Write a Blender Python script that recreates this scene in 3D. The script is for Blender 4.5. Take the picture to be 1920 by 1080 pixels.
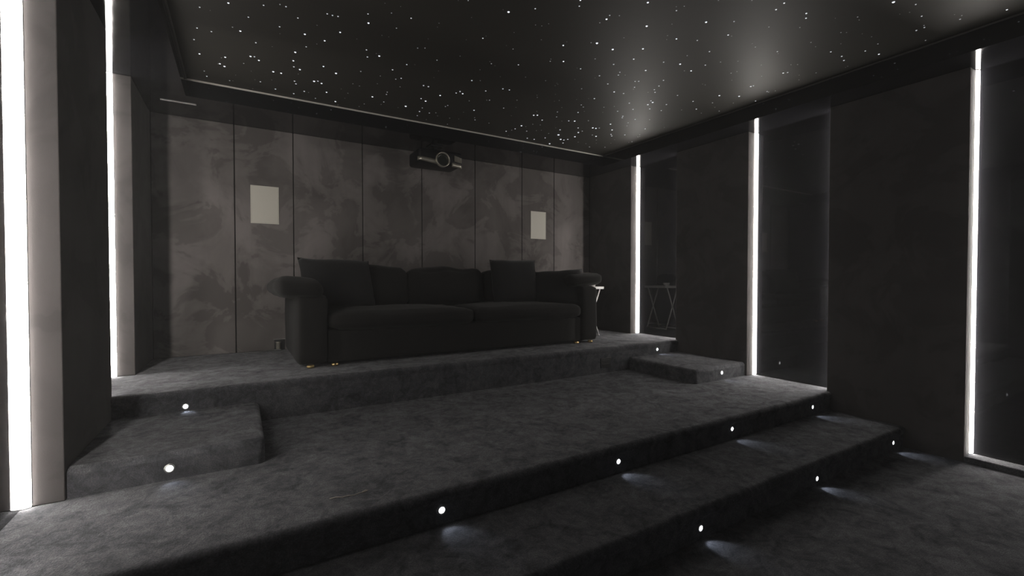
import bpy, bmesh, math, random
from mathutils import Vector, Matrix, noise

# ------------------------------------------------------------------ clear
for o in list(bpy.data.objects):
    bpy.data.objects.remove(o, do_unlink=True)
SC = bpy.context.scene
COL = SC.collection

# ------------------------------------------------------------------ camera
F = 852.2            # focal length in pixels of a 1920 wide frame
YAW = math.radians(30.96)
PITCH = -0.018
cam_data = bpy.data.cameras.new('camera')
cam_data.sensor_width = 36.0
cam_data.lens = 36.0 * F / 1920.0
cam_data.clip_start = 0.02
cam = bpy.data.objects.new('camera', cam_data)
cam.rotation_mode = 'XYZ'
cam.rotation_euler = (math.pi / 2 + PITCH, 0.0, -YAW)
COL.objects.link(cam)
SC.camera = cam

# ------------------------------------------------------------------ world (dim even fill, added to lift the dark tones)
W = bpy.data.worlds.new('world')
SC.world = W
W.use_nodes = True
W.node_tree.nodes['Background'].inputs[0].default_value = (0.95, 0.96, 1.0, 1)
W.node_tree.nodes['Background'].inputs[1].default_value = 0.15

# ------------------------------------------------------------------ exposure
SC.view_settings.view_transform = 'Standard'
SC.view_settings.look = 'None'
SC.view_settings.exposure = 0.0
SC.view_settings.gamma = 1.0
SC.view_settings.use_curve_mapping = False
SC.cycles.use_light_tree = False
SC.cycles.max_bounces = 5
SC.cycles.diffuse_bounces = 3
SC.cycles.glossy_bounces = 3
SC.cycles.transparent_max_bounces = 4
SC.cycles.sample_clamp_indirect = 3.0
SC.cycles.use_adaptive_sampling = True
SC.cycles.adaptive_threshold = 0.03

LED_POWER = 55.0
STEP_POWER = 0.035

# ------------------------------------------------------------------ room measures (metres, camera at the origin)
Lg, Lp = -0.782, -0.6505      # left: glass plane, panel face
Rg, Rp = 4.4148, 4.290
D = 5.0
tl, tr, tb, tf = -0.350, 4.010, 4.425, -2.4
zc, zs = 1.590, 1.4528
z1, z2, z3, z0 = -0.6885, -0.9482, -1.1066, -1.265
n1, n2, n3 = 3.4654, 1.8941, 1.3952
YF = -3.2                                  # front end of the room, left open to let the added world fill in
PANELS = [(4.203, D), (2.645, 3.500), (1.071, 1.931), (-0.49, 0.36), (-2.06, -1.20)]
STEP_Y = 2.665
STEP_W = 0.755
zstep = (z1 + z2) / 2

# ------------------------------------------------------------------ helpers
cY, sY = math.cos(YAW), math.sin(YAW)
cP, sP = math.cos(PITCH), math.sin(PITCH)
def ray(px, py):
    a, b = (px - 960) / F, (540 - py) / F
    fw, u = cP - sP * b, sP + cP * b
    return Vector((cY * a + sY * fw, -sY * a + cY * fw, u))
def on_plane(px, py, axis, v):
    d = ray(px, py)
    return d * (v / d[axis])

def link(o, parent=None):
    COL.objects.link(o)
    if parent is not None:
        o.parent = parent
    return o
def tag(o, label=None, cat=None, group=None, kind=None):
    if label: o['label'] = label
    if cat: o['category'] = cat
    if group: o['group'] = group
    if kind: o['kind'] = kind
    return o
def empty(name, loc=(0, 0, 0), rz=0.0):
    o = bpy.data.objects.new(name, None)
    o.empty_display_size = 0.05
    o.location = loc
    o.rotation_euler = (0, 0, rz)
    COL.objects.link(o)
    return o
def build(name, bm, mat, parent=None, smooth=False, loc=None, rot=None):
    me = bpy.data.meshes.new(name)
    bmesh.ops.recalc_face_normals(bm, faces=bm.faces)
    bm.to_mesh(me)
    bm.free()
    me.materials.append(mat)
    if smooth:
        for p in me.polygons: p.use_smooth = True
    o = bpy.data.objects.new(name, me)
    if loc is not None: o.location = loc
    if rot is not None: o.rotation_euler = rot
    return link(o, parent)
def bx(bm, x0, x1, y0, y1, z0_, z1_, bev=0.0, seg=2):
    r = bmesh.ops.create_cube(bm, size=1.0)
    vs = r['verts']
    for v in vs:
        v.co = Vector(((x0 + x1) / 2 + v.co.x * (x1 - x0), (y0 + y1) / 2 + v.co.y * (y1 - y0), (z0_ + z1_) / 2 + v.co.z * (z1_ - z0_)))
    if bev > 0:
        es = list({e for v in vs for e in v.link_edges})
        bmesh.ops.bevel(bm, geom=es, offset=bev, segments=seg, profile=0.5, affect='EDGES')
    return bm
def box(name, dims, mat, parent=None, bev=0.0, seg=2, smooth=False):
    return build(name, bx(bmesh.new(), *dims, bev=bev, seg=seg), mat, parent, smooth)
def tube(bm, pts, r, n=8, cap=True):
    pts = [Vector(p) for p in pts]
    rings = []
    for i, p in enumerate(pts):
        t = (pts[min(i + 1, len(pts) - 1)] - pts[max(i - 1, 0)]).normalized()
        ref = Vector((0, 0, 1)) if abs(t.z) < 0.9 else Vector((1, 0, 0))
        u = t.cross(ref).normalized(); w = t.cross(u)
        rr = r[i] if isinstance(r, (list, tuple)) else r
        rings.append([bm.verts.new(p + u * rr * math.cos(2 * math.pi * k / n) + w * rr * math.sin(2 * math.pi * k / n)) for k in range(n)])
    for a, b in zip(rings, rings[1:]):
        for k in range(n):
            bm.faces.new((a[k], a[(k + 1) % n], b[(k + 1) % n], b[k]))
    if cap:
        bm.faces.new(rings[0][::-1]); bm.faces.new(rings[-1])
    return bm
def prism(bm, prof, axis, a0, a1):
    """profile of 2-D points extruded along an axis (0 = x, 2 = z)"""
    def P(p, a):
        return (a, p[0], p[1]) if axis == 0 else ((p[0], a, p[1]) if axis == 1 else (p[0], p[1], a))
    A = [bm.verts.new(P(p, a0)) for p in prof]
    B = [bm.verts.new(P(p, a1)) for p in prof]
    n = len(prof)
    for k in range(n):
        bm.faces.new((A[k], A[(k + 1) % n], B[(k + 1) % n], B[k]))
    bm.faces.new(A[::-1]); bm.faces.new(B)
    return bm
def lathe(bm, prof, n=24, ring=False):
    """(radius, height) profile turned round the local z axis"""
    rings = []
    for r, h in prof:
        rings.append([bm.verts.new((r * math.cos(2 * math.pi * k / n), r * math.sin(2 * math.pi * k / n), h)) for k in range(n)])
    for a, b in zip(rings, rings[1:] + rings[:1] if ring else rings[1:]):
        for k in range(n):
            bm.faces.new((a[k], a[(k + 1) % n], b[(k + 1) % n], b[k]))
    if prof[0][0] > 1e-6 and not ring: bm.faces.new(rings[0][::-1])
    if prof[-1][0] > 1e-6 and not ring: bm.faces.new(rings[-1])
    bmesh.ops.remove_doubles(bm, verts=bm.verts, dist=1e-6)
    return bm
def cushion_bm(sx, sy, sz, r, bulge=(0, 0, 0), wob=0.008, seed=0, n=12):
    """soft rounded box, sides bulging out, slightly uneven"""
    bm = bmesh.new()
    bmesh.ops.create_cube(bm, size=2.0)
    bmesh.ops.subdivide_edges(bm, edges=bm.edges, cuts=n, use_grid_fill=True)
    h = Vector((sx / 2, sy / 2, sz / 2))
    off = Vector((seed * 3.1, seed * 1.7, seed * 5.3))
    for v in bm.verts:
        u = v.co.copy()
        q = Vector((u.x * h.x, u.y * h.y, u.z * h.z))
        inner = Vector((max(-h.x + r, min(h.x - r, q.x)), max(-h.y + r, min(h.y - r, q.y)), max(-h.z + r, min(h.z - r, q.z))))
        d = q - inner
        if d.length > 1e-9:
            q = inner + d.normalized() * min(r, max(abs(d.x), abs(d.y), abs(d.z)))
        fx, fy, fz = 1 - u.x ** 2, 1 - u.y ** 2, 1 - u.z ** 2
        q += Vector((bulge[0] * u.x * fy * fz, bulge[1] * u.y * fx * fz, bulge[2] * u.z * fx * fy))
        if wob:
            q += noise.noise_vector(q * 4.5 + off) * wob
        v.co = q
    return bm
def pillow_bm(w, h, t, seed=0, n=18):
    """scatter cushion: thin knife edges, pulled-out corners, plump middle; stands in the local x-z plane"""
    bm = bmesh.new()
    off = Vector((seed * 2.3, seed * 4.1, seed))
    def pt(i, j, s):
        u, v = -1 + 2 * i / n, -1 + 2 * j / n
        k = 1 - 0.045 * (1 - v * v) * abs(u) ** 3
        m = 1 - 0.045 * (1 - u * u) * abs(v) ** 3
        th = t / 2 * (max(0, (1 - u ** 4) * (1 - v ** 4)) ** 0.55)
        p = Vector((u * w / 2 * k, s * th, v * h / 2 * m))
        return p + noise.noise_vector(p * 5 + off) * 0.014
    F_, B_ = {}, {}
    for i in range(n + 1):
        for j in range(n + 1):
            F_[i, j] = bm.verts.new(pt(i, j, -1))
            B_[i, j] = F_[i, j] if i in (0, n) or j in (0, n) else bm.verts.new(pt(i, j, 1))
    for i in range(n):
        for j in range(n):
            bm.faces.new((F_[i, j], F_[i + 1, j], F_[i + 1, j + 1], F_[i, j + 1]))
            bm.faces.new((B_[i, j], B_[i, j + 1], B_[i + 1, j + 1], B_[i + 1, j]))
    return bm

# ------------------------------------------------------------------ materials
def mat_new(name, base, rough=0.8, metal=0.0, spec=0.5, sheen=0.0, sheen_rough=0.4, emit=None, strength=0.0):
    m = bpy.data.materials.new(name)
    m.use_nodes = True
    b = m.node_tree.nodes['Principled BSDF']
    b.inputs['Base Color'].default_value = (*base, 1)
    b.inputs['Roughness'].default_value = rough
    b.inputs['Metallic'].default_value = metal
    b.inputs['Specular IOR Level'].default_value = spec
    b.inputs['Sheen Weight'].default_value = sheen
    b.inputs['Sheen Roughness'].default_value = sheen_rough
    if emit:
        b.inputs['Emission Color'].default_value = (*emit, 1)
        b.inputs['Emission Strength'].default_value = strength
    return m
def nd(m, kind, **kw):
    n = m.node_tree.nodes.new(kind)
    for k, v in kw.items():
        if k in n.inputs: n.inputs[k].default_value = v
        else: setattr(n, k, v)
    return n
def wire(m, a, b): m.node_tree.links.new(a, b)
def ramp(m, src, stops):
    r = m.node_tree.nodes.new('ShaderNodeValToRGB')
    els = r.color_ramp.elements
    while len(els) < len(stops): els.new(0.5)
    for e, (p, c) in zip(els, stops):
        e.position = p; e.color = (*c, 1)
    wire(m, src, r.inputs[0])
    return r.outputs[0]
def coords(m, scale=(1, 1, 1)):
    t = nd(m, 'ShaderNodeTexCoord')
    mp = nd(m, 'ShaderNodeMapping')
    mp.inputs['Scale'].default_value = scale
    g = nd(m, 'ShaderNodeNewGeometry')
    wire(m, g.outputs['Position'], mp.inputs['Vector'])
    return mp.outputs['Vector']
def mixc(m, a, b, fac=None, mode='MIX', f=0.5):
    x = nd(m, 'ShaderNodeMix', data_type='RGBA', blend_type=mode)
    x.inputs[0].default_value = f
    if fac is not None: wire(m, fac, x.inputs[0])
    for sock, v in ((x.inputs[6], a), (x.inputs[7], b)):
        if isinstance(v, tuple): sock.default_value = (*v, 1)
        else: wire(m, v, sock)
    return x.outputs[2]
def bump(m, src, strength, dist):
    b = nd(m, 'ShaderNodeBump')
    b.inputs['Strength'].default_value = strength
    b.inputs['Distance'].default_value = dist
    wire(m, src, b.inputs['Height'])
    wire(m, b.outputs['Normal'], m.node_tree.nodes['Principled BSDF'].inputs['Normal'])

def suede(name, dark, light, sheen):
    """brushed nap: soft patches where hands and cloth have turned the pile, some with crisp edges"""
    m = mat_new(name, light, 0.95, spec=0.1, sheen=sheen, sheen_rough=0.35)
    v = coords(m)
    n1_ = nd(m, 'ShaderNodeTexNoise', Scale=1.1, Detail=4.0, Roughness=0.55, Distortion=0.9); wire(m, v, n1_.inputs['Vector'])
    n2_ = nd(m, 'ShaderNodeTexNoise', Scale=2.3, Detail=4.0, Roughness=0.62, Distortion=0.7); wire(m, v, n2_.inputs['Vector'])
    v3 = coords(m, (5, 5, 0.9))
    n3_ = nd(m, 'ShaderNodeTexNoise', Scale=1.0, Detail=3.0, Roughness=0.6, Distortion=0.8); wire(m, v3, n3_.inputs['Vector'])
    a = ramp(m, n1_.outputs['Fac'], [(0.40, (0, 0, 0)), (0.50, (0.55,) * 3), (0.66, (1, 1, 1))])
    b = ramp(m, n2_.outputs['Fac'], [(0.46, (0, 0, 0)), (0.50, (0.7,) * 3), (0.58, (1, 1, 1))])
    c = ramp(m, n3_.outputs['Fac'], [(0.35, (0.25,) * 3), (0.65, (1, 1, 1))])
    ab = mixc(m, a, b, f=0.5)
    abc = mixc(m, ab, c, mode='MULTIPLY', f=0.35)
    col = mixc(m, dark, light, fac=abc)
    wire(m, col, m.node_tree.nodes['Principled BSDF'].inputs['Base Color'])
    fine = nd(m, 'ShaderNodeTexNoise', Scale=420.0, Detail=0.0); wire(m, v, fine.inputs['Vector'])
    bump(m, fine.outputs['Fac'], 0.12, 0.002)
    return m
def carpet(name):
    m = mat_new(name, (0.07, 0.072, 0.078), 1.0, spec=0.0, sheen=0.55, sheen_rough=0.45)
    m.node_tree.nodes['Principled BSDF'].inputs['Sheen Tint'].default_value = (0.42, 0.42, 0.43, 1)
    v = coords(m)
    a = nd(m, 'ShaderNodeTexNoise', Scale=4.5, Detail=4.0, Roughness=0.68, Distortion=1.4); wire(m, v, a.inputs['Vector'])
    b = nd(m, 'ShaderNodeTexNoise', Scale=17.0, Detail=3.0, Roughness=0.72, Distortion=1.0); wire(m, v, b.inputs['Vector'])
    c = nd(m, 'ShaderNodeTexNoise', Scale=170.0, Detail=1.0, Roughness=0.7); wire(m, v, c.inputs['Vector'])
    ra = ramp(m, a.outputs['Fac'], [(0.36, (0, 0, 0)), (0.62, (1, 1, 1))])
    rb = ramp(m, b.outputs['Fac'], [(0.38, (0, 0, 0)), (0.64, (1, 1, 1))])
    rc_ = ramp(m, c.outputs['Fac'], [(0.34, (0.30,) * 3), (0.66, (1.0,) * 3)])
    ab = mixc(m, ra, rb, f=0.45)
    abc = mixc(m, ab, rc_, mode='MULTIPLY', f=0.8)
    P_ = m.node_tree.nodes['Principled BSDF']
    wire(m, mixc(m, (0.036, 0.0375, 0.042), (0.128, 0.129, 0.138), fac=abc), P_.inputs['Base Color'])
    sw = nd(m, 'ShaderNodeMapRange')
    sw.inputs['To Min'].default_value = 0.18; sw.inputs['To Max'].default_value = 0.62
    wire(m, abc, sw.inputs['Value']); wire(m, sw.outputs[0], P_.inputs['Sheen Weight'])
    bump(m, c.outputs['Fac'], 0.6, 0.006)
    return m
def fabric(name, base, sheen=0.15):
    m = mat_new(name, base, 0.95, spec=0.1, sheen=sheen, sheen_rough=0.5)
    v = coords(m)
    a = nd(m, 'ShaderNodeTexNoise', Scale=5.0, Detail=4.0, Roughness=0.6); wire(m, v, a.inputs['Vector'])
    col = mixc(m, tuple(c * 0.75 for c in base), tuple(c * 1.3 for c in base), fac=a.outputs['Fac'])
    wire(m, col, m.node_tree.nodes['Principled BSDF'].inputs['Base Color'])
    w = nd(m, 'ShaderNodeTexNoise', Scale=300.0, Detail=0.0); wire(m, v, w.inputs['Vector'])
    bump(m, w.outputs['Fac'], 0.25, 0.002)
    return m
def gloss_black(name, rough, base=(0.006, 0.006, 0.007), smudge=0.05, spec=0.5):
    m = mat_new(name, base, rough, spec=spec)
    v = coords(m)
    a = nd(m, 'ShaderNodeTexNoise', Scale=9.0, Detail=6.0, Roughness=0.7); wire(m, v, a.inputs['Vector'])
    mr = nd(m, 'ShaderNodeMapRange')
    mr.inputs['From Min'].default_value = 0.45; mr.inputs['From Max'].default_value = 0.75
    mr.inputs['To Min'].default_value = rough; mr.inputs['To Max'].default_value = rough + smudge
    wire(m, a.outputs['Fac'], mr.inputs['Value'])
    wire(m, mr.outputs[0], m.node_tree.nodes['Principled BSDF'].inputs['Roughness'])
    return m

M = {}
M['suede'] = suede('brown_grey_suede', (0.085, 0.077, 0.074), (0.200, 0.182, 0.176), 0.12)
M['side_suede'] = suede('shade_darkened_suede', (0.055, 0.051, 0.050), (0.085, 0.078, 0.077), 0.05)  # same suede as the back wall, dim light on the sides put into its colour
M['dark_cloth'] = fabric('black_wall_cloth', (0.02, 0.0195, 0.019))
M['carpet'] = carpet('charcoal_carpet')
M['sofa'] = fabric('charcoal_sofa_cloth', (0.014, 0.0135, 0.013), 0.05)
M['cushion'] = fabric('black_cushion_cloth', (0.013, 0.013, 0.0135), 0.1)
M['glass'] = gloss_black('black_glass', 0.02, smudge=0.06)
M['gloss'] = gloss_black('black_lacquer', 0.06, smudge=0.04)
M['ceiling'] = mat_new('dark_ceiling_film', (0.030, 0.028, 0.024), 0.55, spec=0.25)
M['alu'] = mat_new('brushed_aluminium', (0.62, 0.61, 0.58), 0.35, 1.0)
M['pale_trim'] = mat_new('pale_edge_trim', (0.55, 0.53, 0.48), 0.45)
M['dark_trim'] = mat_new('dark_edge_trim', (0.05, 0.045, 0.042), 0.4)
M['led'] = mat_new('led_diffuser', (0.8, 0.8, 0.8), 0.5, emit=(1.0, 0.95, 0.895), strength=LED_POWER)
M['step_led'] = mat_new('step_lens', (0.8, 0.8, 0.8), 0.3, emit=(0.92, 0.95, 1.0), strength=6.0)
M['step_led'].cycles.emission_sampling = 'NONE'
M['plate'] = mat_new('ivory_speaker_cloth', (0.50, 0.48, 0.42), 0.6)
M['plate_rim'] = mat_new('ivory_speaker_rim', (0.55, 0.53, 0.46), 0.4)
M['black'] = mat_new('black_plastic', (0.012, 0.012, 0.013), 0.4)
M['proj'] = mat_new('projector_black', (0.008, 0.008, 0.009), 0.45, spec=0.3)
M['silver'] = mat_new('champagne_silver', (0.50, 0.47, 0.40), 0.35, 0.7)
M['chrome'] = mat_new('chrome', (0.85, 0.85, 0.84), 0.18, 1.0)
M['white'] = mat_new('white_enamel', (0.80, 0.79, 0.77), 0.35)
M['brass'] = mat_new('brass', (0.75, 0.55, 0.25), 0.3, 1.0)
M['lens'] = mat_new('lens_glass', (0.014, 0.017, 0.014), 0.35, spec=0.5)
M['thread'] = mat_new('pale_thread', (0.45, 0.40, 0.33), 0.9)
M['cable'] = mat_new('grey_cable', (0.10, 0.10, 0.10), 0.5)
STAR = []
for k, s in enumerate((0.04, 0.10, 0.24, 0.55, 1.1)):
    m = mat_new('star_tip_%d' % k, (0.3, 0.3, 0.3), 0.5, emit=(0.90, 0.93, 1.0), strength=s)
    m.cycles.emission_sampling = 'NONE'
    STAR.append(m)

# ------------------------------------------------------------------ floor and carpeted tiers
def struct(o): o['kind'] = 'structure'; return o
XL, XR = Lg, Rg
struct(box('floor', (Lg - 0.3, Rg + 0.3, YF, n3 + 0.02, z0 - 0.08, z0), M['carpet']))
NR = 0.028
def tier(name, yn, yb_, zt, zb, bays):
    """carpeted platform with a rounded nose; bays run out to the glass between the wall panels"""
    bm = bmesh.new()
    prof = [(yb_, zb), (yb_, zt)]
    for k in range(7):
        a = math.pi / 2 + math.pi / 2 * k / 6
        prof.append((yn + NR + NR * math.cos(a), zt - NR + NR * math.sin(a)))
    prof += [(yn + 0.004, zt - NR - 0.02), (yn + 0.012, zt - NR - 0.03), (yn + 0.012, zb)]
    # cut the length into pieces so that the pile can waver a little
    N = 60
    xs = [Lp + (Rp - Lp) * k / N for k in range(N + 1)]
    rings = []
    for x in xs:
        ring = []
        for (y, z) in prof:
            w = noise.noise(Vector((x * 7, yn * 3, z * 3))) * 0.004 if abs(y - yb_) > 0.01 else 0
            ring.append(bm.verts.new((x, y + w, z + (w * 0.4 if z > zb + 0.01 and abs(y - yb_) > 0.01 else 0))))
        rings.append(ring)
    n = len(prof)
    for a, b in zip(rings, rings[1:]):
        for k in range(n):
            bm.faces.new((a[k], a[(k + 1) % n], b[(k + 1) % n], b[k]))
    bm.faces.new(rings[0][::-1]); bm.faces.new(rings[-1])
    for (y0, y1) in bays:
        bx(bm, Rp - 0.0005, Rg, y0, y1, zb, zt)
        bx(bm, Lg, Lp + 0.0005, y0, y1, zb, zt)
    o = build(name, bm, M['carpet'])
    for p in o.data.polygons: p.use_smooth = p.area < 0.004 and abs(p.normal.x) < 0.5
    struct(o)
    return o
tier('platform', n1, D, z1, z0, [(3.500, 4.203)])
tier('platform', n2, n1 + 0.012, z2, z0, [(1.931, 2.645)])
tier('platform', n3, n2 + 0.012, z3, z0, [])
for (xa, xb) in ((Lg, Lp), (Rp, Rg)):      # low carpeted kerb under the lowest lit recess of each wall
    struct(box('kerb', (xa, xb, 0.36, 1.071, z0, z0 + 0.045), M['carpet'], bev=0.008))

def side_step(label, x0, x1, open_left):
    bm = bmesh.new()
    bx(bm, x0, x1, STEP_Y, n1 + 0.010, z2, zstep)
    es = []
    for e in bm.edges:
        c = (e.verts[0].co + e.verts[1].co) / 2
        top = abs(c.z - zstep) < 1e-4
        front = abs(c.y - STEP_Y) < 1e-4
        inner = abs(c.x - (x0 if open_left else x1)) < 1e-4
        if (top and (front or inner)) or (front and inner) : es.append(e)
    bmesh.ops.bevel(bm, geom=es, offset=0.03, segments=5, profile=0.5, affect='EDGES')
    o = build('carpeted_step', bm, M['carpet'])
    for p in o.data.polygons: p.use_smooth = p.area < 0.05
    tag(o, label, 'step', 'carpeted side steps')
side_step('charcoal carpeted half step against the left wall, below the bright light strip', Lp + 0.002, Lp + 0.002 + STEP_W, False)
side_step('charcoal carpeted half step against the right wall, beside the right end of the sofa platform', Rp - 0.002 - STEP_W, Rp - 0.002, True)

# ------------------------------------------------------------------ walls
wb = struct(box('wall_back', (Lg - 0.3, Rg + 0.3, D + 0.04, D + 0.2, z0, zc + 0.1), M['dark_cloth']))
seams = [Lp, -0.030, 0.470, 1.140, 1.800, 2.474, 3.150, 3.664, Rp]
for k, (a, b) in enumerate(zip(seams, seams[1:])):
    bm = bx(bmesh.new(), a + 0.004, b - 0.004, D, D + 0.04, z1, zs, bev=0.006, seg=3)
    build('panel', bm, M['suede'], wb)
def bottom_at(y):
    return z1 if y > n1 + 0.02 else (z2 if y > n2 + 0.03 else z0)
for side in (0, 1):
    name = ('wall_left', 'wall_right')[side]
    g, p = ((Lg, Lp), (Rg, Rp))[side]
    sgn = -1 if side == 0 else 1
    xs = sorted((g + sgn * 0.012, g + sgn * 0.2))
    wl = struct(box(name, (xs[0], xs[1], YF, D + 0.04, z0, zc + 0.1), M['dark_cloth']))
    for k, (y0, y1) in enumerate(PANELS):
        zb = bottom_at((y0 + y1) / 2)
        x0_, x1_ = sorted((p, g))
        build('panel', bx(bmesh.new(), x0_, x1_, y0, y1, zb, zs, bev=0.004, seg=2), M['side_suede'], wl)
    edges = [(PANELS[k + 1][1], PANELS[k][0]) for k in range(len(PANELS) - 1)] + [(YF, PANELS[-1][0])]
    for (y0, y1) in edges:
        zb = bottom_at((y0 + y1) / 2)
        if zb == z0 and y1 > 0.5: zb = z0 + 0.045
        x0_, x1_ = sorted((g, g + sgn * 0.012))
        box('glass_pane', (x0_, x1_, y0, y1, zb, zs), M['glass'], wl)

# ------------------------------------------------------------------ ceiling tray and glossy soffits
ceil = struct(box('ceiling', (Lg - 0.3, Rg + 0.3, YF, D + 0.2, zc, zc + 0.08), M['ceiling']))
so = struct(box('soffit', (Lg - 0.2, tl, YF, D + 0.04, zs, zc), M['gloss']))
struct(box('soffit', (tr, Rg + 0.2, YF, D + 0.04, zs, zc), M['gloss']))
struct(box('soffit', (tl, tr, tb, D + 0.04, zs, zc), M['gloss']))
struct(box('soffit', (tl, tr, YF, tf, zs, zc), M['gloss']))
def trim(name, dims, mat):
    return struct(box(name, dims, mat, bev=0.0015, seg=2))
trim('trim_1', (tl, tr, tb - 0.010, tb, zc - 0.013, zc - 0.001), M['pale_trim'])
trim('trim_2', (tl, tl + 0.010, tf, tb - 0.011, zc - 0.012, zc - 0.001), M['dark_trim'])
trim('trim_3', (tr - 0.010, tr, tf, tb - 0.011, zc - 0.012, zc - 0.001), M['dark_trim'])
# bright metal joint strip in the soffit by the left back corner
pa, pb = on_plane(300, 185, 2, zs), on_plane(368, 197, 2, zs)
trim('trim_4', (pa.x, pb.x, (pa.y + pb.y) / 2 - 0.008, (pa.y + pb.y) / 2 + 0.008, zs - 0.006, zs), M['alu'])

# ------------------------------------------------------------------ vertical light strips
def led_strip(side, y, label, way=-1):
    g = (Lg, Rg)[side]
    s = (1, -1)[side]                      # into the room
    zb = bottom_at(y + way * 0.2)
    if zb == z0: zb = z0 + 0.045
    r = 0.020
    t = empty('light_strip', (g, y, zb))
    tag(t, label, 'light strip', 'vertical light strips in the wall recesses')
    h = zs - zb
    wx, y0_, y1_ = 0.030, 0.003, 0.017     # flat side on the glass, rounded towards the room
    prof = [(s * 0.0006, way * y0_)] + [(s * (0.0006 + wx * math.cos(a)), way * (y0_ + (y1_ - y0_) * math.sin(a))) for a in [math.pi / 2 * k / 10 for k in range(11)]]
    d = build('diffuser', prism(bmesh.new(), prof, 2, 0.004, h - 0.004), M['led'], t)
    d['label'] = 'glowing white diffuser'
    bm = bmesh.new()
    bx(bm, *sorted((s * 0.0006, s * (wx + 0.002))), *sorted((way * (y0_ - 0.0002), way * 0.0003)), 0.0, h, 0.0008, 1)
    build('channel', bm, M['alu'], t)
    for zz in (0.0, h - 0.004):
        build('end_cap', prism(bmesh.new(), prof, 2, zz + 0.0003, zz + 0.0037), M['alu'], t)
led_strip(0, PANELS[0][0], 'glowing white vertical light strip on the left wall, nearest the back wall')
led_strip(0, PANELS[1][0], 'broad glowing white vertical light strip at the left edge, nearest the camera')
led_strip(0, PANELS[2][0], 'white vertical light strip on the left wall outside the picture, level with the lowest step')
led_strip(1, PANELS[0][0], 'glowing white vertical light strip on the right wall, nearest the back wall')
led_strip(1, PANELS[1][0], 'glowing white vertical light strip on the right wall, above the middle platform')
led_strip(1, PANELS[2][0], 'glowing white vertical light strip at the far right, rising from the lowest floor')
# each lit recess has a second strip on its near side, hidden from the camera behind the next panel
for side, nm in ((0, 'left'), (1, 'right')):
    led_strip(side, PANELS[1][1], 'white light strip hidden behind the %s wall panel beside the sofa platform edge' % nm, 1)
    led_strip(side, PANELS[2][1], 'white light strip hidden behind the %s wall panel beside the lowest steps' % nm, 1)

# ------------------------------------------------------------------ step lights
def step_light(px, py, yplane, label, r=0.0135):
    c = on_plane(px, py, 1, yplane)
    t = empty('step_light', (c.x, yplane, c.z))
    tag(t, label, 'step light', 'small round lights let into the step risers')
    bm = lathe(bmesh.new(), [(r * 1.45, 0.0), (r * 1.45, 0.003), (r * 1.02, 0.0045), (r * 1.02, 0.001)], 20, True)
    build('bezel', bm, M['alu'], t, True, rot=(math.pi / 2, 0, 0))
    bm = lathe(bmesh.new(), [(r, 0.0008), (r * 0.9, 0.0045), (r * 0.5, 0.0065), (0.0, 0.007)], 20)
    o = build('lens', bm, M['step_led'], t, True, rot=(math.pi / 2, 0, 0))
    o['label'] = 'bright white lens'
    ld = bpy.data.lights.new('step_beam', 'SPOT')
    ld.energy = STEP_POWER * 4 * math.pi
    ld.color = (0.78, 0.85, 1.0)
    ld.spot_size = math.radians(75)
    ld.spot_blend = 0.6
    ld.shadow_soft_size = 0.008
    lo = bpy.data.objects.new('step_beam', ld)
    lo.location = (0, -0.013, 0)
    lo.rotation_euler = Vector((0.25, -0.75, -0.62)).to_track_quat('-Z', 'Y').to_euler()
    link(lo, t)
R1, R2, R3, RS = n1 + 0.012, n2 + 0.012, n3 + 0.012, STEP_Y
step_light(348, 762, R1, 'round step light in the sofa platform riser, above the left half step')
step_light(1232, 655, R1, 'round step light in the sofa platform riser, above the right half step')
step_light(318, 878, RS, 'brightest round step light, in the front of the left half step', 0.015)
step_light(1353, 699, RS, 'round step light in the front of the right half step')
step_light(828, 956, R2, 'round step light in the upper long riser, leftmost of its row', 0.0145)
step_light(1159, 865, R2, 'round step light in the upper long riser, second from the left')
step_light(1372, 804, R2, 'round step light in the upper long riser, third from the left')
step_light(1523, 763, R2, 'round step light in the upper long riser, rightmost, near the right wall')
step_light(1313, 990, R3, 'round step light in the lowest riser, leftmost of its row')
step_light(1531, 897, R3, 'round step light in the lowest riser, middle of its row')
step_light(1674, 830, R3, 'round step light in the lowest riser, rightmost, near the right wall')

# ------------------------------------------------------------------ sofa
sx0, sx1 = 0.372, 3.405
sy0, sy1 = 3.82, 4.88
zf = z1 + 0.022
sofa = empty('sofa', ((sx0 + sx1) / 2, (sy0 + sy1) / 2, z1))
tag(sofa, 'long low dark charcoal fabric sofa on the carpeted platform before the back wall', 'sofa')
scx, scy = (sx0 + sx1) / 2, (sy0 + sy1) / 2
def soft(name, x0, x1, y0, y1, za, zb, r, bulge=(0, 0, 0), wob=0.006, seed=0, mat='sofa', rot=None, n=12):
    bm = cushion_bm(x1 - x0, y1 - y0, zb - za, r, bulge, wob, seed, n)
    return build(name, bm, M[mat], sofa, True, loc=((x0 + x1) / 2 - scx, (y0 + y1) / 2 - scy, (za + zb) / 2 - z1), rot=rot)
AW = 0.235
soft('base', sx0 + AW - 0.01, sx1 - AW + 0.01, sy0 + 0.02, sy1, zf, z1 + 0.29, 0.025, wob=0.003, seed=1)
soft('arm', sx0, sx0 + AW, sy0, sy1, zf, z1 + 0.57, 0.045, (0.012, 0.012, 0), 0.005, 2)
soft('arm', sx1 - AW, sx1, sy0, sy1, zf, z1 + 0.62, 0.045, (0.012, 0.012, 0), 0.005, 3)
soft('back_frame', sx0 + AW - 0.01, sx1 - AW + 0.01, sy1 - 0.22, sy1, z1 + 0.28, z1 + 0.68, 0.05, (0, 0, 0.01), 0.006, 4)
xm = (sx0 + sx1) / 2
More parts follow.
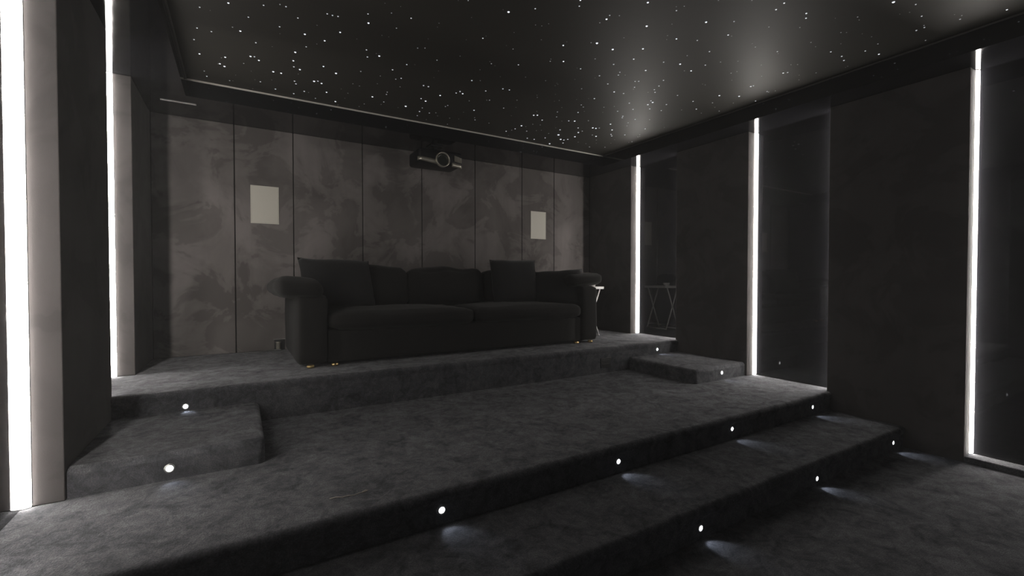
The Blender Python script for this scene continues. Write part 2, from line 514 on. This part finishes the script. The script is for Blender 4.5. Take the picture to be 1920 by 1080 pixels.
soft('seat_cushion', sx0 + AW + 0.003, xm - 0.002, sy0 - 0.03, sy1 - 0.26, z1 + 0.285, z1 + 0.425, 0.06, (0, 0.015, 0.03), 0.010, 5, n=16)
soft('seat_cushion', xm + 0.002, sx1 - AW - 0.003, sy0 - 0.03, sy1 - 0.26, z1 + 0.285, z1 + 0.425, 0.06, (0, 0.015, 0.03), 0.010, 6, n=16)
bw = (sx1 - sx0 - 2 * AW - 0.02) / 3
for k in range(3):
    x0_ = sx0 + AW + 0.01 + bw * k
    soft('back_cushion', x0_ + 0.003, x0_ + bw - 0.003, sy1 - 0.46, sy1 - 0.20, z1 + 0.42, z1 + (0.80, 0.795, 0.765)[k], 0.075, (0.012, 0.04, 0.03), 0.026, 7 + k, rot=(-0.10, 0, 0), n=14)
soft('arm_cushion', sx0 - 0.145, sx0 + AW - 0.03, sy0 - 0.005, sy1 - 0.16, z1 + 0.545, z1 + 0.70, 0.075, (0.02, 0.02, 0.01), 0.016, 12, rot=(0, 0.05, 0))
soft('arm_cushion', sx1 - AW - 0.10, sx1 + 0.115, sy0 + 0.03, sy1 - 0.16, z1 + 0.620, z1 + 0.755, 0.06, (0.015, 0.02, 0.01), 0.018, 13, rot=(0, -0.07, 0))
for (x, y) in ((sx0 + 0.10, sy0 + 0.03), (sx1 - 0.09, sy0 + 0.03), (sx1 - 0.28, sy0 + 0.035), (sx0 + 0.28, sy0 + 0.035), (sx0 + 0.10, sy1 - 0.06), (sx1 - 0.10, sy1 - 0.06)):
    bm = lathe(bmesh.new(), [(0.024, 0.0), (0.028, 0.004), (0.028, 0.018), (0.022, 0.024)], 16)
    build('foot', bm, M['brass'], sofa, True, loc=(x - scx, y - scy, 0.0))

def scatter(label, w, h, t, loc, rot, seed):
    o = build('scatter_cushion', pillow_bm(w, h, t, seed), M['cushion'], None, True, loc=loc, rot=rot)
    tag(o, label, 'cushion', 'loose cushions on the sofa')
scatter('large dark cushion slumped in the left corner of the sofa', 0.66, 0.47, 0.24, (0.765, 4.32, z1 + 0.652), (-0.30, 0.0, 0.20), 1)
scatter('square dark cushion standing upright against the sofa back, right of the middle', 0.60, 0.50, 0.17, (2.62, 4.30, z1 + 0.668), (-0.22, 0.0, 0.0), 2)
scatter('large dark cushion leaning on the right arm of the sofa', 0.56, 0.44, 0.20, (3.07, 4.12, z1 + 0.595), (-0.36, -0.06, -0.72), 3)

# ------------------------------------------------------------------ projector hung from the back soffit
pc = on_plane(829, 300, 1, 4.52)
pr = empty('projector', (1.845, 4.70, 1.205))
tag(pr, 'black ceiling projector with silver lens ring and lower lip before the back wall', 'projector')
def pbox(name, x0, x1, y0, y1, za, zb, mat, bev, parent=pr, seg=4):
    return box(name, (x0, x1, y0, y1, za, zb), M[mat], parent, bev, seg, True)
b_ = pbox('body', -0.245, 0.25, -0.17, 0.16, 0.020, 0.17, 'proj', 0.03)
# silver lip: a shallow curved strip along the lower front edge, left of the lens
def lip(x0, x1, za0, zb0, za1, zb1):
    bm = bmesh.new()
    N = 14
    for k in range(N + 1):
        u = k / N
        x = x0 + (x1 - x0) * u
        y = -0.178 - 0.012 * math.sin(math.pi * min(1, abs(x + 0.25) / 0.5))
        if x < -0.22: y += (-(x + 0.22)) * 1.0
        if x > 0.22: y += (x - 0.22) * 1.0
        a, b = za0 + (za1 - za0) * u, zb0 + (zb1 - zb0) * u
        for (yy, zz) in ((y + 0.02, a), (y, a + 0.008), (y, b - 0.004), (y + 0.02, b)):
            bm.verts.new((x, yy, zz))
    bm.verts.ensure_lookup_table()
    V = bm.verts
    for k in range(N):
        for j in range(4):
            bm.faces.new((V[4 * k + j], V[4 * k + (j + 1) % 4], V[4 * k + 4 + (j + 1) % 4], V[4 * k + 4 + j]))
    bm.faces.new([V[j] for j in range(4)]); bm.faces.new([V[4 * N + j] for j in (3, 2, 1, 0)])
    return build('front_lip', bm, M['silver'], pr, True)
lip(-0.248, -0.045, 0.036, 0.078, 0.012, 0.062)
lip(0.120, 0.246, 0.006, 0.052, 0.0, 0.042)
lr = empty('lens_barrel', (pc.x - 1.845, -0.18, pc.z - 1.205)); lr.parent = pr
build('lens_ring', lathe(bmesh.new(), [(0.066, 0.0), (0.078, 0.0), (0.078, 0.028), (0.075, 0.034), (0.069, 0.034), (0.066, 0.026)], 36, True), M['silver'], lr, True, rot=(math.pi / 2, 0, 0))
build('lens', lathe(bmesh.new(), [(0.0662, 0.0), (0.0662, 0.010), (0.055, 0.012), (0.048, 0.008), (0.030, 0.0085), (0.0, 0.0085)], 32), M['lens'], lr, False, rot=(math.pi / 2, 0, 0))
for k in range(7):
    bm = bx(bmesh.new(), 0.150 + k * 0.0125, 0.158 + k * 0.0125, -0.178, -0.166, 0.066 - k * 0.002, 0.128 - k * 0.003, 0.001)
    build('vent_slat', bm, M['silver'], pr)
build('sensor', lathe(bmesh.new(), [(0.020, 0.0), (0.020, 0.010), (0.014, 0.016), (0.0, 0.017)], 20), M['lens'], pr, True, loc=(-0.16, -0.13, 0.166))
mount_h = zs - 1.205
bm = bmesh.new(); bx(bm, -0.022, 0.022, 0.0, 0.044, 0.165, mount_h - 0.012, 0.004); build('mount_post', bm, M['black'], pr)
box('mount_plate', (-0.07, 0.07, -0.05, 0.09, mount_h - 0.014, mount_h), M['black'], pr, 0.003)
box('mount_bracket', (-0.16, 0.16, -0.06, 0.10, 0.165, 0.178), M['black'], pr, 0.003)

# ------------------------------------------------------------------ in-wall speakers on the back wall
def speaker(x, label):
    t = empty('wall_speaker', (x, D, 0.722))
    tag(t, label, 'speaker', 'flat speakers let into the back wall')
    w, h = 0.12, 0.18
    bm = bmesh.new()
    for d in ((-w, -w + 0.006, -h, h), (w - 0.006, w, -h, h), (-w + 0.006, w - 0.006, -h, -h + 0.006), (-w + 0.006, w - 0.006, h - 0.006, h)):
        bx(bm, d[0], d[1], -0.007, -0.0003, d[2], d[3])
    build('frame', bm, M['plate_rim'], t)
    box('grille', (-w + 0.007, w - 0.007, -0.005, -0.0003, -h + 0.007, h - 0.007), M['plate'], t, 0.001)
speaker(0.2185, 'ivory rectangular flat speaker on the left part of the back wall')
speaker(3.404, 'ivory rectangular flat speaker on the right part of the back wall')

# ------------------------------------------------------------------ socket, plug and cable low on the back wall
q0, q1 = on_plane(514, 637, 1, D), on_plane(534, 655, 1, D)
sk = empty('wall_socket', ((q0.x + q1.x) / 2, D, (q0.z + q1.z) / 2))
tag(sk, 'dark wall socket low on the back wall beside the left end of the sofa', 'socket')
hw, hh = (q1.x - q0.x) / 2, (q0.z - q1.z) / 2
box('plate', (-hw, hw, -0.008, -0.0003, -hh, hh), M['black'], sk, 0.003)
box('rim', (-hw - 0.005, hw + 0.005, -0.009, -0.0003, hh + 0.001, hh + 0.006), M['alu'], sk, 0.001)
box('outlet', (-hw * 0.55, hw * 0.55, -0.012, -0.008, -hh * 0.55, hh * 0.55), M['black'], sk, 0.002)
pg = empty('power_plug', ((q0.x + q1.x) / 2 - 0.012, D - 0.03, (q0.z + q1.z) / 2 - 0.005))
tag(pg, 'silver plug in the wall socket with its cable trailing on the carpet', 'plug')
bm = lathe(bmesh.new(), [(0.018, -0.034), (0.020, -0.028), (0.020, 0.026), (0.024, 0.030), (0.024, 0.036), (0.0, 0.037)], 18)
build('plug_body', bm, M['silver'], pg, True)
px_, pz_ = pg.location.x, pg.location.z
cpts = [(0, 0, -0.032), (0.006, -0.01, -0.05), (0.02, -0.02, z1 - pz_ + 0.012)]
for k in range(10):
    u = k / 9
    cpts.append((0.02 - 0.30 * u, -0.03 - 0.035 * u + 0.03 * math.sin(u * 7), z1 - pz_ + 0.008))
build('cable', tube(bmesh.new(), cpts, 0.006, 8), M['cable'], pg, True)

# small dark outlet in the sofa platform riser
q0, q1 = on_plane(1126, 672, 1, R1), on_plane(1145, 688, 1, R1)
ro = empty('riser_outlet', ((q0.x + q1.x) / 2, R1, (q0.z + q1.z) / 2))
tag(ro, 'small black outlet plate in the sofa platform riser, left of the right half step', 'socket')
hw, hh = (q1.x - q0.x) / 2, (q0.z - q1.z) / 2
box('plate', (-hw, hw, -0.006, -0.0003, -hh, hh), M['black'], ro, 0.002)
for s in (-1, 1):
    box('slot', (-hw * 0.7, hw * 0.7, -0.0085, -0.006, s * hh * 0.4 - hh * 0.22, s * hh * 0.4 + hh * 0.22), M['black'], ro, 0.001)

# ------------------------------------------------------------------ folding tray table behind the sofa's right end
TX0, TX1, TY0, TY1 = 3.545, 3.835, 4.22, 4.62
tz = z1 + 0.575
tt = empty('tray_table', ((TX0 + TX1) / 2, (TY0 + TY1) / 2, z1))
tag(tt, 'small white folding tray table with crossed legs behind the right end of the sofa', 'table')
cx_, cy_ = (TX0 + TX1) / 2, (TY0 + TY1) / 2
hx, hy = (TX1 - TX0) / 2, (TY1 - TY0) / 2
box('tray', (-hx - 0.02, hx + 0.02, -hy, hy, 0.575, 0.587), M['white'], tt, 0.004)
for d in ((-hx - 0.02, hx + 0.02, -hy, -hy + 0.012), (-hx - 0.02, hx + 0.02, hy - 0.012, hy), (-hx - 0.02, -hx - 0.008, -hy + 0.012, hy - 0.012), (hx + 0.008, hx + 0.02, -hy + 0.012, hy - 0.012)):
    box('tray_rim', (*d, 0.5871, 0.605), M['white'], tt, 0.003)
for yy, o_ in ((-hy + 0.03, 0.0), (hy - 0.03, 0.0)):
    for s in (-1, 1):
        y_ = yy + s * 0.009
        build('leg', tube(bmesh.new(), [(s * (hx - 0.03), y_, 0.009), (-s * (hx - 0.03), y_, 0.573)], 0.0085, 10), M['white'], tt, True)
for s in (-1, 1):
    build('stretcher', tube(bmesh.new(), [(s * (hx - 0.03), -hy + 0.03, 0.009), (s * (hx - 0.03), hy - 0.03, 0.009)], 0.0085, 10), M['white'], tt, True)
cup = empty('bowl', (cx_ + 0.05, cy_ - 0.11, z1 + 0.5875))
tag(cup, 'small white bowl on the tray table', 'bowl')
build('bowl_body', lathe(bmesh.new(), [(0.0, 0.0), (0.022, 0.0), (0.024, 0.006), (0.040, 0.030), (0.046, 0.060), (0.042, 0.060), (0.036, 0.032), (0.0, 0.012)], 24), M['white'], cup, True)

# ------------------------------------------------------------------ a loose thread on the middle platform
tp = [(618, 935), (630, 932), (642, 932), (652, 929), (664, 928), (674, 924), (684, 922), (689, 919), (685, 919), (678, 923)]
bm = tube(bmesh.new(), [on_plane(x, y, 2, z2 + 0.004) for x, y in tp], 0.0016, 5)
tag(build('thread', bm, M['thread'], None, True), 'loose pale thread lying on the middle carpet platform', 'thread')

# ------------------------------------------------------------------ star ceiling
STARS = [
 (310, 0, 4.908, '316,66,2 580,27,3 413,96,.5 904,48,2 1055,40,1.5 1110,60,2 764,157,2 292,257,2 424,290,2 618,249,1.5 690,285,3 1051,245,2 1054,309,.7 264,363,2 274,356,1 833,392,2 983,428,.5 314,495,2.5 516,531,.8 551,526,2.5 502,586,2.5 487,588,.7 544,610,3 784,518,3 820,521,2 861,555,2.5 721,583,1.2 358,653,1.3 382,701,1.6 647,690,.7 591,741,1.5 621,743,.6 790,654,.4 993,659,3 1066,673,2.5 824,732,.7 874,751,1.6 979,735,.7 804,815,.5 1013,819,2'),
 (550, 0, 4.5, '38,151,2 286,116,2 330,129,2 377,138,2 630,117,1.8 828,109,1.3 773,26,.7 905,54,.5 994,153,2 634,194,3.2 870,237,1.4 200,213,.8 97,288,3 395,272,2.5 264,343,2.5 198,370,.9 108,394,1.8 536,328,.7 747,297,.8 805,310,.6 1049,405,1.2 617,420,2 625,480,2 700,451,.6 725,472,3 16,440,3.2 0,512,2.5 4,563,2 55,586,2.8 42,624,.6 254,560,2.3 360,618,3.2 569,602,1.5 837,588,2 957,544,1.7 1025,545,.5 734,640,.9 864,667,1.4 910,660,1.7 709,706,.8 10,684,2 22,707,2 175,685,3.4 207,684,2 238,703,2.5 502,706,.8 558,725,1 900,732,.8 92,770,2 128,780,.7 280,778,2.2 403,750,.5 460,786,.8 3,789,1.8 186,829,1.4 355,856,2.3 376,884,.7 667,816,2.4 792,777,1.2 786,796,1.4 763,859,1.5 598,876,1 555,898,.8 740,881,.6 948,896,3 1078,831,1.8 1065,940,1.6 1046,975,1.3 884,907,.6 434,828,.5'),
 (790, 0, 3.858, '339,3,1.5 268,3,.7 631,86,4 592,69,.7 824,62,2 363,126,.7 128,167,1 116,195,.6 826,180,.8 871,187,.8 921,171,.8 671,234,.8 445,276,2 468,260,.6 49,280,.6 325,287,.6 868,287,.8 615,329,.6 663,354,1.2 26,347,1.3 280,405,1 113,435,1.3 496,445,.6 507,460,1.4 532,475,.5 702,468,1.8 124,512,.6 424,504,.8 91,560,.6 571,554,.6 754,557,1 365,582,2 426,583,1 899,583,1 16,618,2 51,626,2 280,661,2 252,672,1.8 299,677,2.2 466,657,1.6 590,642,2 637,650,1.8 136,690,2.2 31,731,2.4 346,729,.9 473,724,.7 493,724,1.5 692,724,1.1 839,704,1 836,688,.7 191,762,1.2 174,770,1.2 7,780,1.2 381,797,2 595,781,1.3 684,777,.5 105,815,1.1 58,817,1.5 117,838,.7 205,854,.8 305,811,.5 385,851,.8 388,866,1.3 270,860,.5 189,898,1 489,890,.8 36,864,.6'),
 (920, 140, 5.647, '130,150,2 198,160,1.8 963,148,1.2 892,49,.7 1106,33,.6 701,90,.5 711,101,.6 682,115,.5 1152,10,2 1352,3,2 1424,4,.7 1240,97,2 1307,181,2.4 1407,198,2 1529,70,1.8 1567,69,1.8 1523,132,1.8 1512,152,.7 1830,59,2 1782,119,2 1733,158,1.6 1740,186,2 1666,186,.7 1697,276,1.8 1715,292,3 1664,316,2.4 1684,361,2 1861,315,2 1806,379,1.6 1801,391,1.8 1507,366,2 1468,300,2 1344,386,1.7 1309,335,1.1 1199,344,1.3 1187,398,.5 1098,252,2 1036,252,.6 910,261,.5 959,319,1.5 981,342,1.5 991,387,.5 925,399,1.8 707,394,1.4 698,446,1.3 753,348,.6 726,272,.9 675,281,.5 493,241,1.1 488,218,.6 278,271,1.2 137,354,1.2 264,349,.6 218,434,.5 456,429,2.2 495,428,2.2 488,388,.5 545,480,2 446,524,1 525,531,.8 326,540,2.4 372,549,.7 259,572,1.6 223,587,1 164,598,1.7 381,597,1.4 484,592,.7 537,588,.6 188,642,.6 388,672,1.6 461,684,1.7 577,668,1.6 614,622,1 605,630,.7 624,730,2.4 735,583,2 718,636,3.4 741,684,2.6 775,691,2 816,684,2 766,722,1.6 892,656,2.2 928,611,2.2 970,597,1.5 926,563,1.8 827,488,1.8 889,491,2.3 753,491,.6 1035,486,1.2 1081,562,2.5 1114,567,2.3 1150,564,1.5 1077,638,1.4 1116,652,2.3 1119,691,1.1 927,714,.8 1008,729,.8 1046,764,1.3 1210,767,1.2 1118,724,.5 1269,523,2.2 1285,584,2.2 1274,631,1.6 1282,648,1.8 1273,725,.6 1420,636,2 1312,687,.5 1455,508,1.3 1443,541,1.1 1530,472,1.6 1399,438,2 1393,454,2 1683,475,1.1 1635,572,1.8 1578,634,1.1 1559,658,1.1 1578,653,.7 1496,709,1.4 1463,716,.7 1838,558,.6 688,563,.6 686,208,.4'),
 (1000, 0, 7.2, '25,116,2 635,3,2.3 621,82,2 1545,33,3.5 1031,206,1.6 988,258,3.2 897,306,1.4 1162,210,1.4 209,318,1 114,349,.8 28,338,.7 107,537,.8 404,612,2.5 452,563,.6 407,828,2.4 780,575,1.3 859,582,4 1072,666,3.5 1530,352,3.6 1479,658,3 1223,508,1 1355,797,2.2 1084,867,2 835,793,1.5 638,928,1.7 591,917,.6 236,796,1 228,826,1.2 893,1019,1.6 835,1050,.6 1168,974,1.7 1147,1009,1.6 1238,1013,.7 1516,949,2.4 561,1070,.8'),
 (1220, 0, 4.908, '624,2,1.5 932,2,1.5 236,60,1 309,56,1.2 237,97,1.7 1154,87,2.4 510,203,3.4 767,197,1.8 196,221,.8 1088,247,1.4 155,326,1.1 148,363,.6 237,357,2.3 713,321,2.3 745,331,1 429,371,1.7 541,474,2 963,432,1.5 935,400,.6 1166,474,1.6 1173,492,.6 336,511,1.3 119,571,2 271,589,2.8 310,650,1.1 372,651,2.2 503,598,2 643,570,1.3 803,562,1 740,672,1.2 794,658,1 1018,596,1.1 118,739,1.7 502,780,1 478,773,.6 747,738,.5 77,790,1.4 34,825,1.2 40,849,1.6 247,877,1.6 632,879,2.5 814,885,2.5 921,795,2.3 945,788,1.8 1071,841,1.6 1085,846,1.4 1147,835,1 390,932,1.8 569,945,1.3 761,947,.9 965,929,1.7 145,961,1.7 420,1003,1.8 284,1011,1.1 591,987,.7 631,1021,1.3 466,1040,.9 1021,700,.6'),
 (1440, 0, 7.2, '218,41,2.4 110,128,2.3 517,180,2.5 513,244,2.2 430,370,1.2 908,245,.6 1210,228,1.5 1231,269,.8 984,437,1.3 1060,437,1 1272,455,.7 1398,495,.9 1484,591,1.2 984,589,.8 1313,687,1.8 1497,731,2.2 580,571,1.3 642,629,.9 848,699,2.1 995,759,2.1 1025,815,2.1 311,872,.9 399,870,1.1 1076,893,.8 1047,909,.6 205,985,2.4 265,977,1.9 649,982,1.2 421,1013,.6 418,1076,.8 1694,27,4.5 125,695,1.6'),
 (1660, 0, 7.385, '422,60,2 336,169,1 200,195,.6 504,223,1.8 430,420,2 535,352,1.3 541,379,1.9 557,558,1.4 958,201,.6 1058,214,1.2 1035,265,2.1 1684,133,2.4'),
]
stars = []
for ox, oy, sc, txt in STARS:
    for t in txt.split():
        x, y, c = (float(v) for v in t.split(','))
        px, py = ox + x / sc, oy + y / sc
        if all((px - q[0]) ** 2 + (py - q[1]) ** 2 > 6.5 for q in stars):
            stars.append((px, py, c))
world_stars = []
for px, py, c in stars:
    d = ray(px, py)
    s = zc / d.z
    P = d * s
    if tl + 0.015 < P.x < tr - 0.015 and P.y < tb - 0.015:
        fw = P.x * sY + P.y * cY
        world_stars.append((P.x, P.y, c, (0.60 + 0.42 * c) * fw / F))
rnd = random.Random(4)
def star_mat(c): return STAR[0 if c < 0.75 else 1 if c < 1.15 else 2 if c < 1.55 else 3 if c < 2.15 else 4]
def dome(bm, x, y, z, r, n=8):
    top = bm.verts.new((x, y, z - r * 0.55))
    mid = [bm.verts.new((x + r * 0.75 * math.cos(2 * math.pi * k / n), y + r * 0.75 * math.sin(2 * math.pi * k / n), z - r * 0.4)) for k in range(n)]
    rim = [bm.verts.new((x + r * math.cos(2 * math.pi * k / n), y + r * math.sin(2 * math.pi * k / n), z)) for k in range(n)]
    for k in range(n):
        j = (k + 1) % n
        bm.faces.new((top, mid[j], mid[k])); bm.faces.new((mid[k], mid[j], rim[j], rim[k]))
protos = {}
world_stars.sort(key=lambda s: -s[3])
for k, (x, y, c, r) in enumerate(world_stars[:300]):
    m = star_mat(c)
    if m.name not in protos:
        bm = bmesh.new(); dome(bm, 0, 0, 0, 1.0)
        o = build('star_light', bm, m, ceil, True)
        protos[m.name] = o.data
    else:
        o = link(bpy.data.objects.new('star_light', protos[m.name]), ceil)
    o.location = (x, y, zc - 0.0003)
    o.scale = (r, r, r)
rest = [(x, y, r, star_mat(c)) for x, y, c, r in world_stars[300:]]
for k in range(260):                       # the sky goes on over the front of the room, outside the picture
    x, y = rnd.uniform(tl + 0.05, tr - 0.05), rnd.uniform(tf + 0.05, tb)
    d = Vector((x * cY - y * sY, 0, x * sY + y * cY))
    vis = d.z > 0.1 and abs(d.x / d.z) < 1.16 and zc / d.z < 0.66
    if not vis:
        c = rnd.choice((0.6, 0.8, 1.0, 1.3, 1.8, 2.4))
        rest.append((x, y, 0.0016 + 0.0012 * c, star_mat(c)))
bm = bmesh.new()
groups = {}
for x, y, r, m in rest:
    groups.setdefault(m.name, []).append((x, y, r))
me_mats = []
for i, (nm, lst) in enumerate(groups.items()):
    me_mats.append(bpy.data.materials[nm])
    start = len(bm.faces)
    for x, y, r in lst: dome(bm, x, y, zc - 0.0003, r, 6)
    bm.faces.ensure_lookup_table()
    for f in bm.faces[start:]: f.material_index = i
o = build('faint_star_lights', bm, me_mats[0], ceil, True)
for m in me_mats[1:]: o.data.materials.append(m)
tag(o, 'fine scattered pinprick star lights in the dark ceiling', kind='stuff')

# ------------------------------------------------------------------ thin scattering volume, added to imitate lens glare and lifted blacks
hz = bpy.data.materials.new('thin_glare_haze'); hz.use_nodes = True
nt = hz.node_tree
hz.cycles.homogeneous_volume = True
hz.cycles.volume_sampling = 'EQUIANGULAR'
nt.nodes.remove(nt.nodes['Principled BSDF'])
vs_ = nt.nodes.new('ShaderNodeVolumeScatter')
vs_.inputs['Density'].default_value = 0.0075
vs_.inputs['Anisotropy'].default_value = 0.2
nt.links.new(vs_.outputs[0], nt.nodes['Material Output'].inputs['Volume'])
o = box('glare_haze', (Lg + 0.032, Rg - 0.032, YF + 0.05, D - 0.001, z0 + 0.001, zc - 0.02), hz)
tag(o, 'thin scattering volume added to imitate lens glare around the light strips', 'glare_haze', kind='stuff')
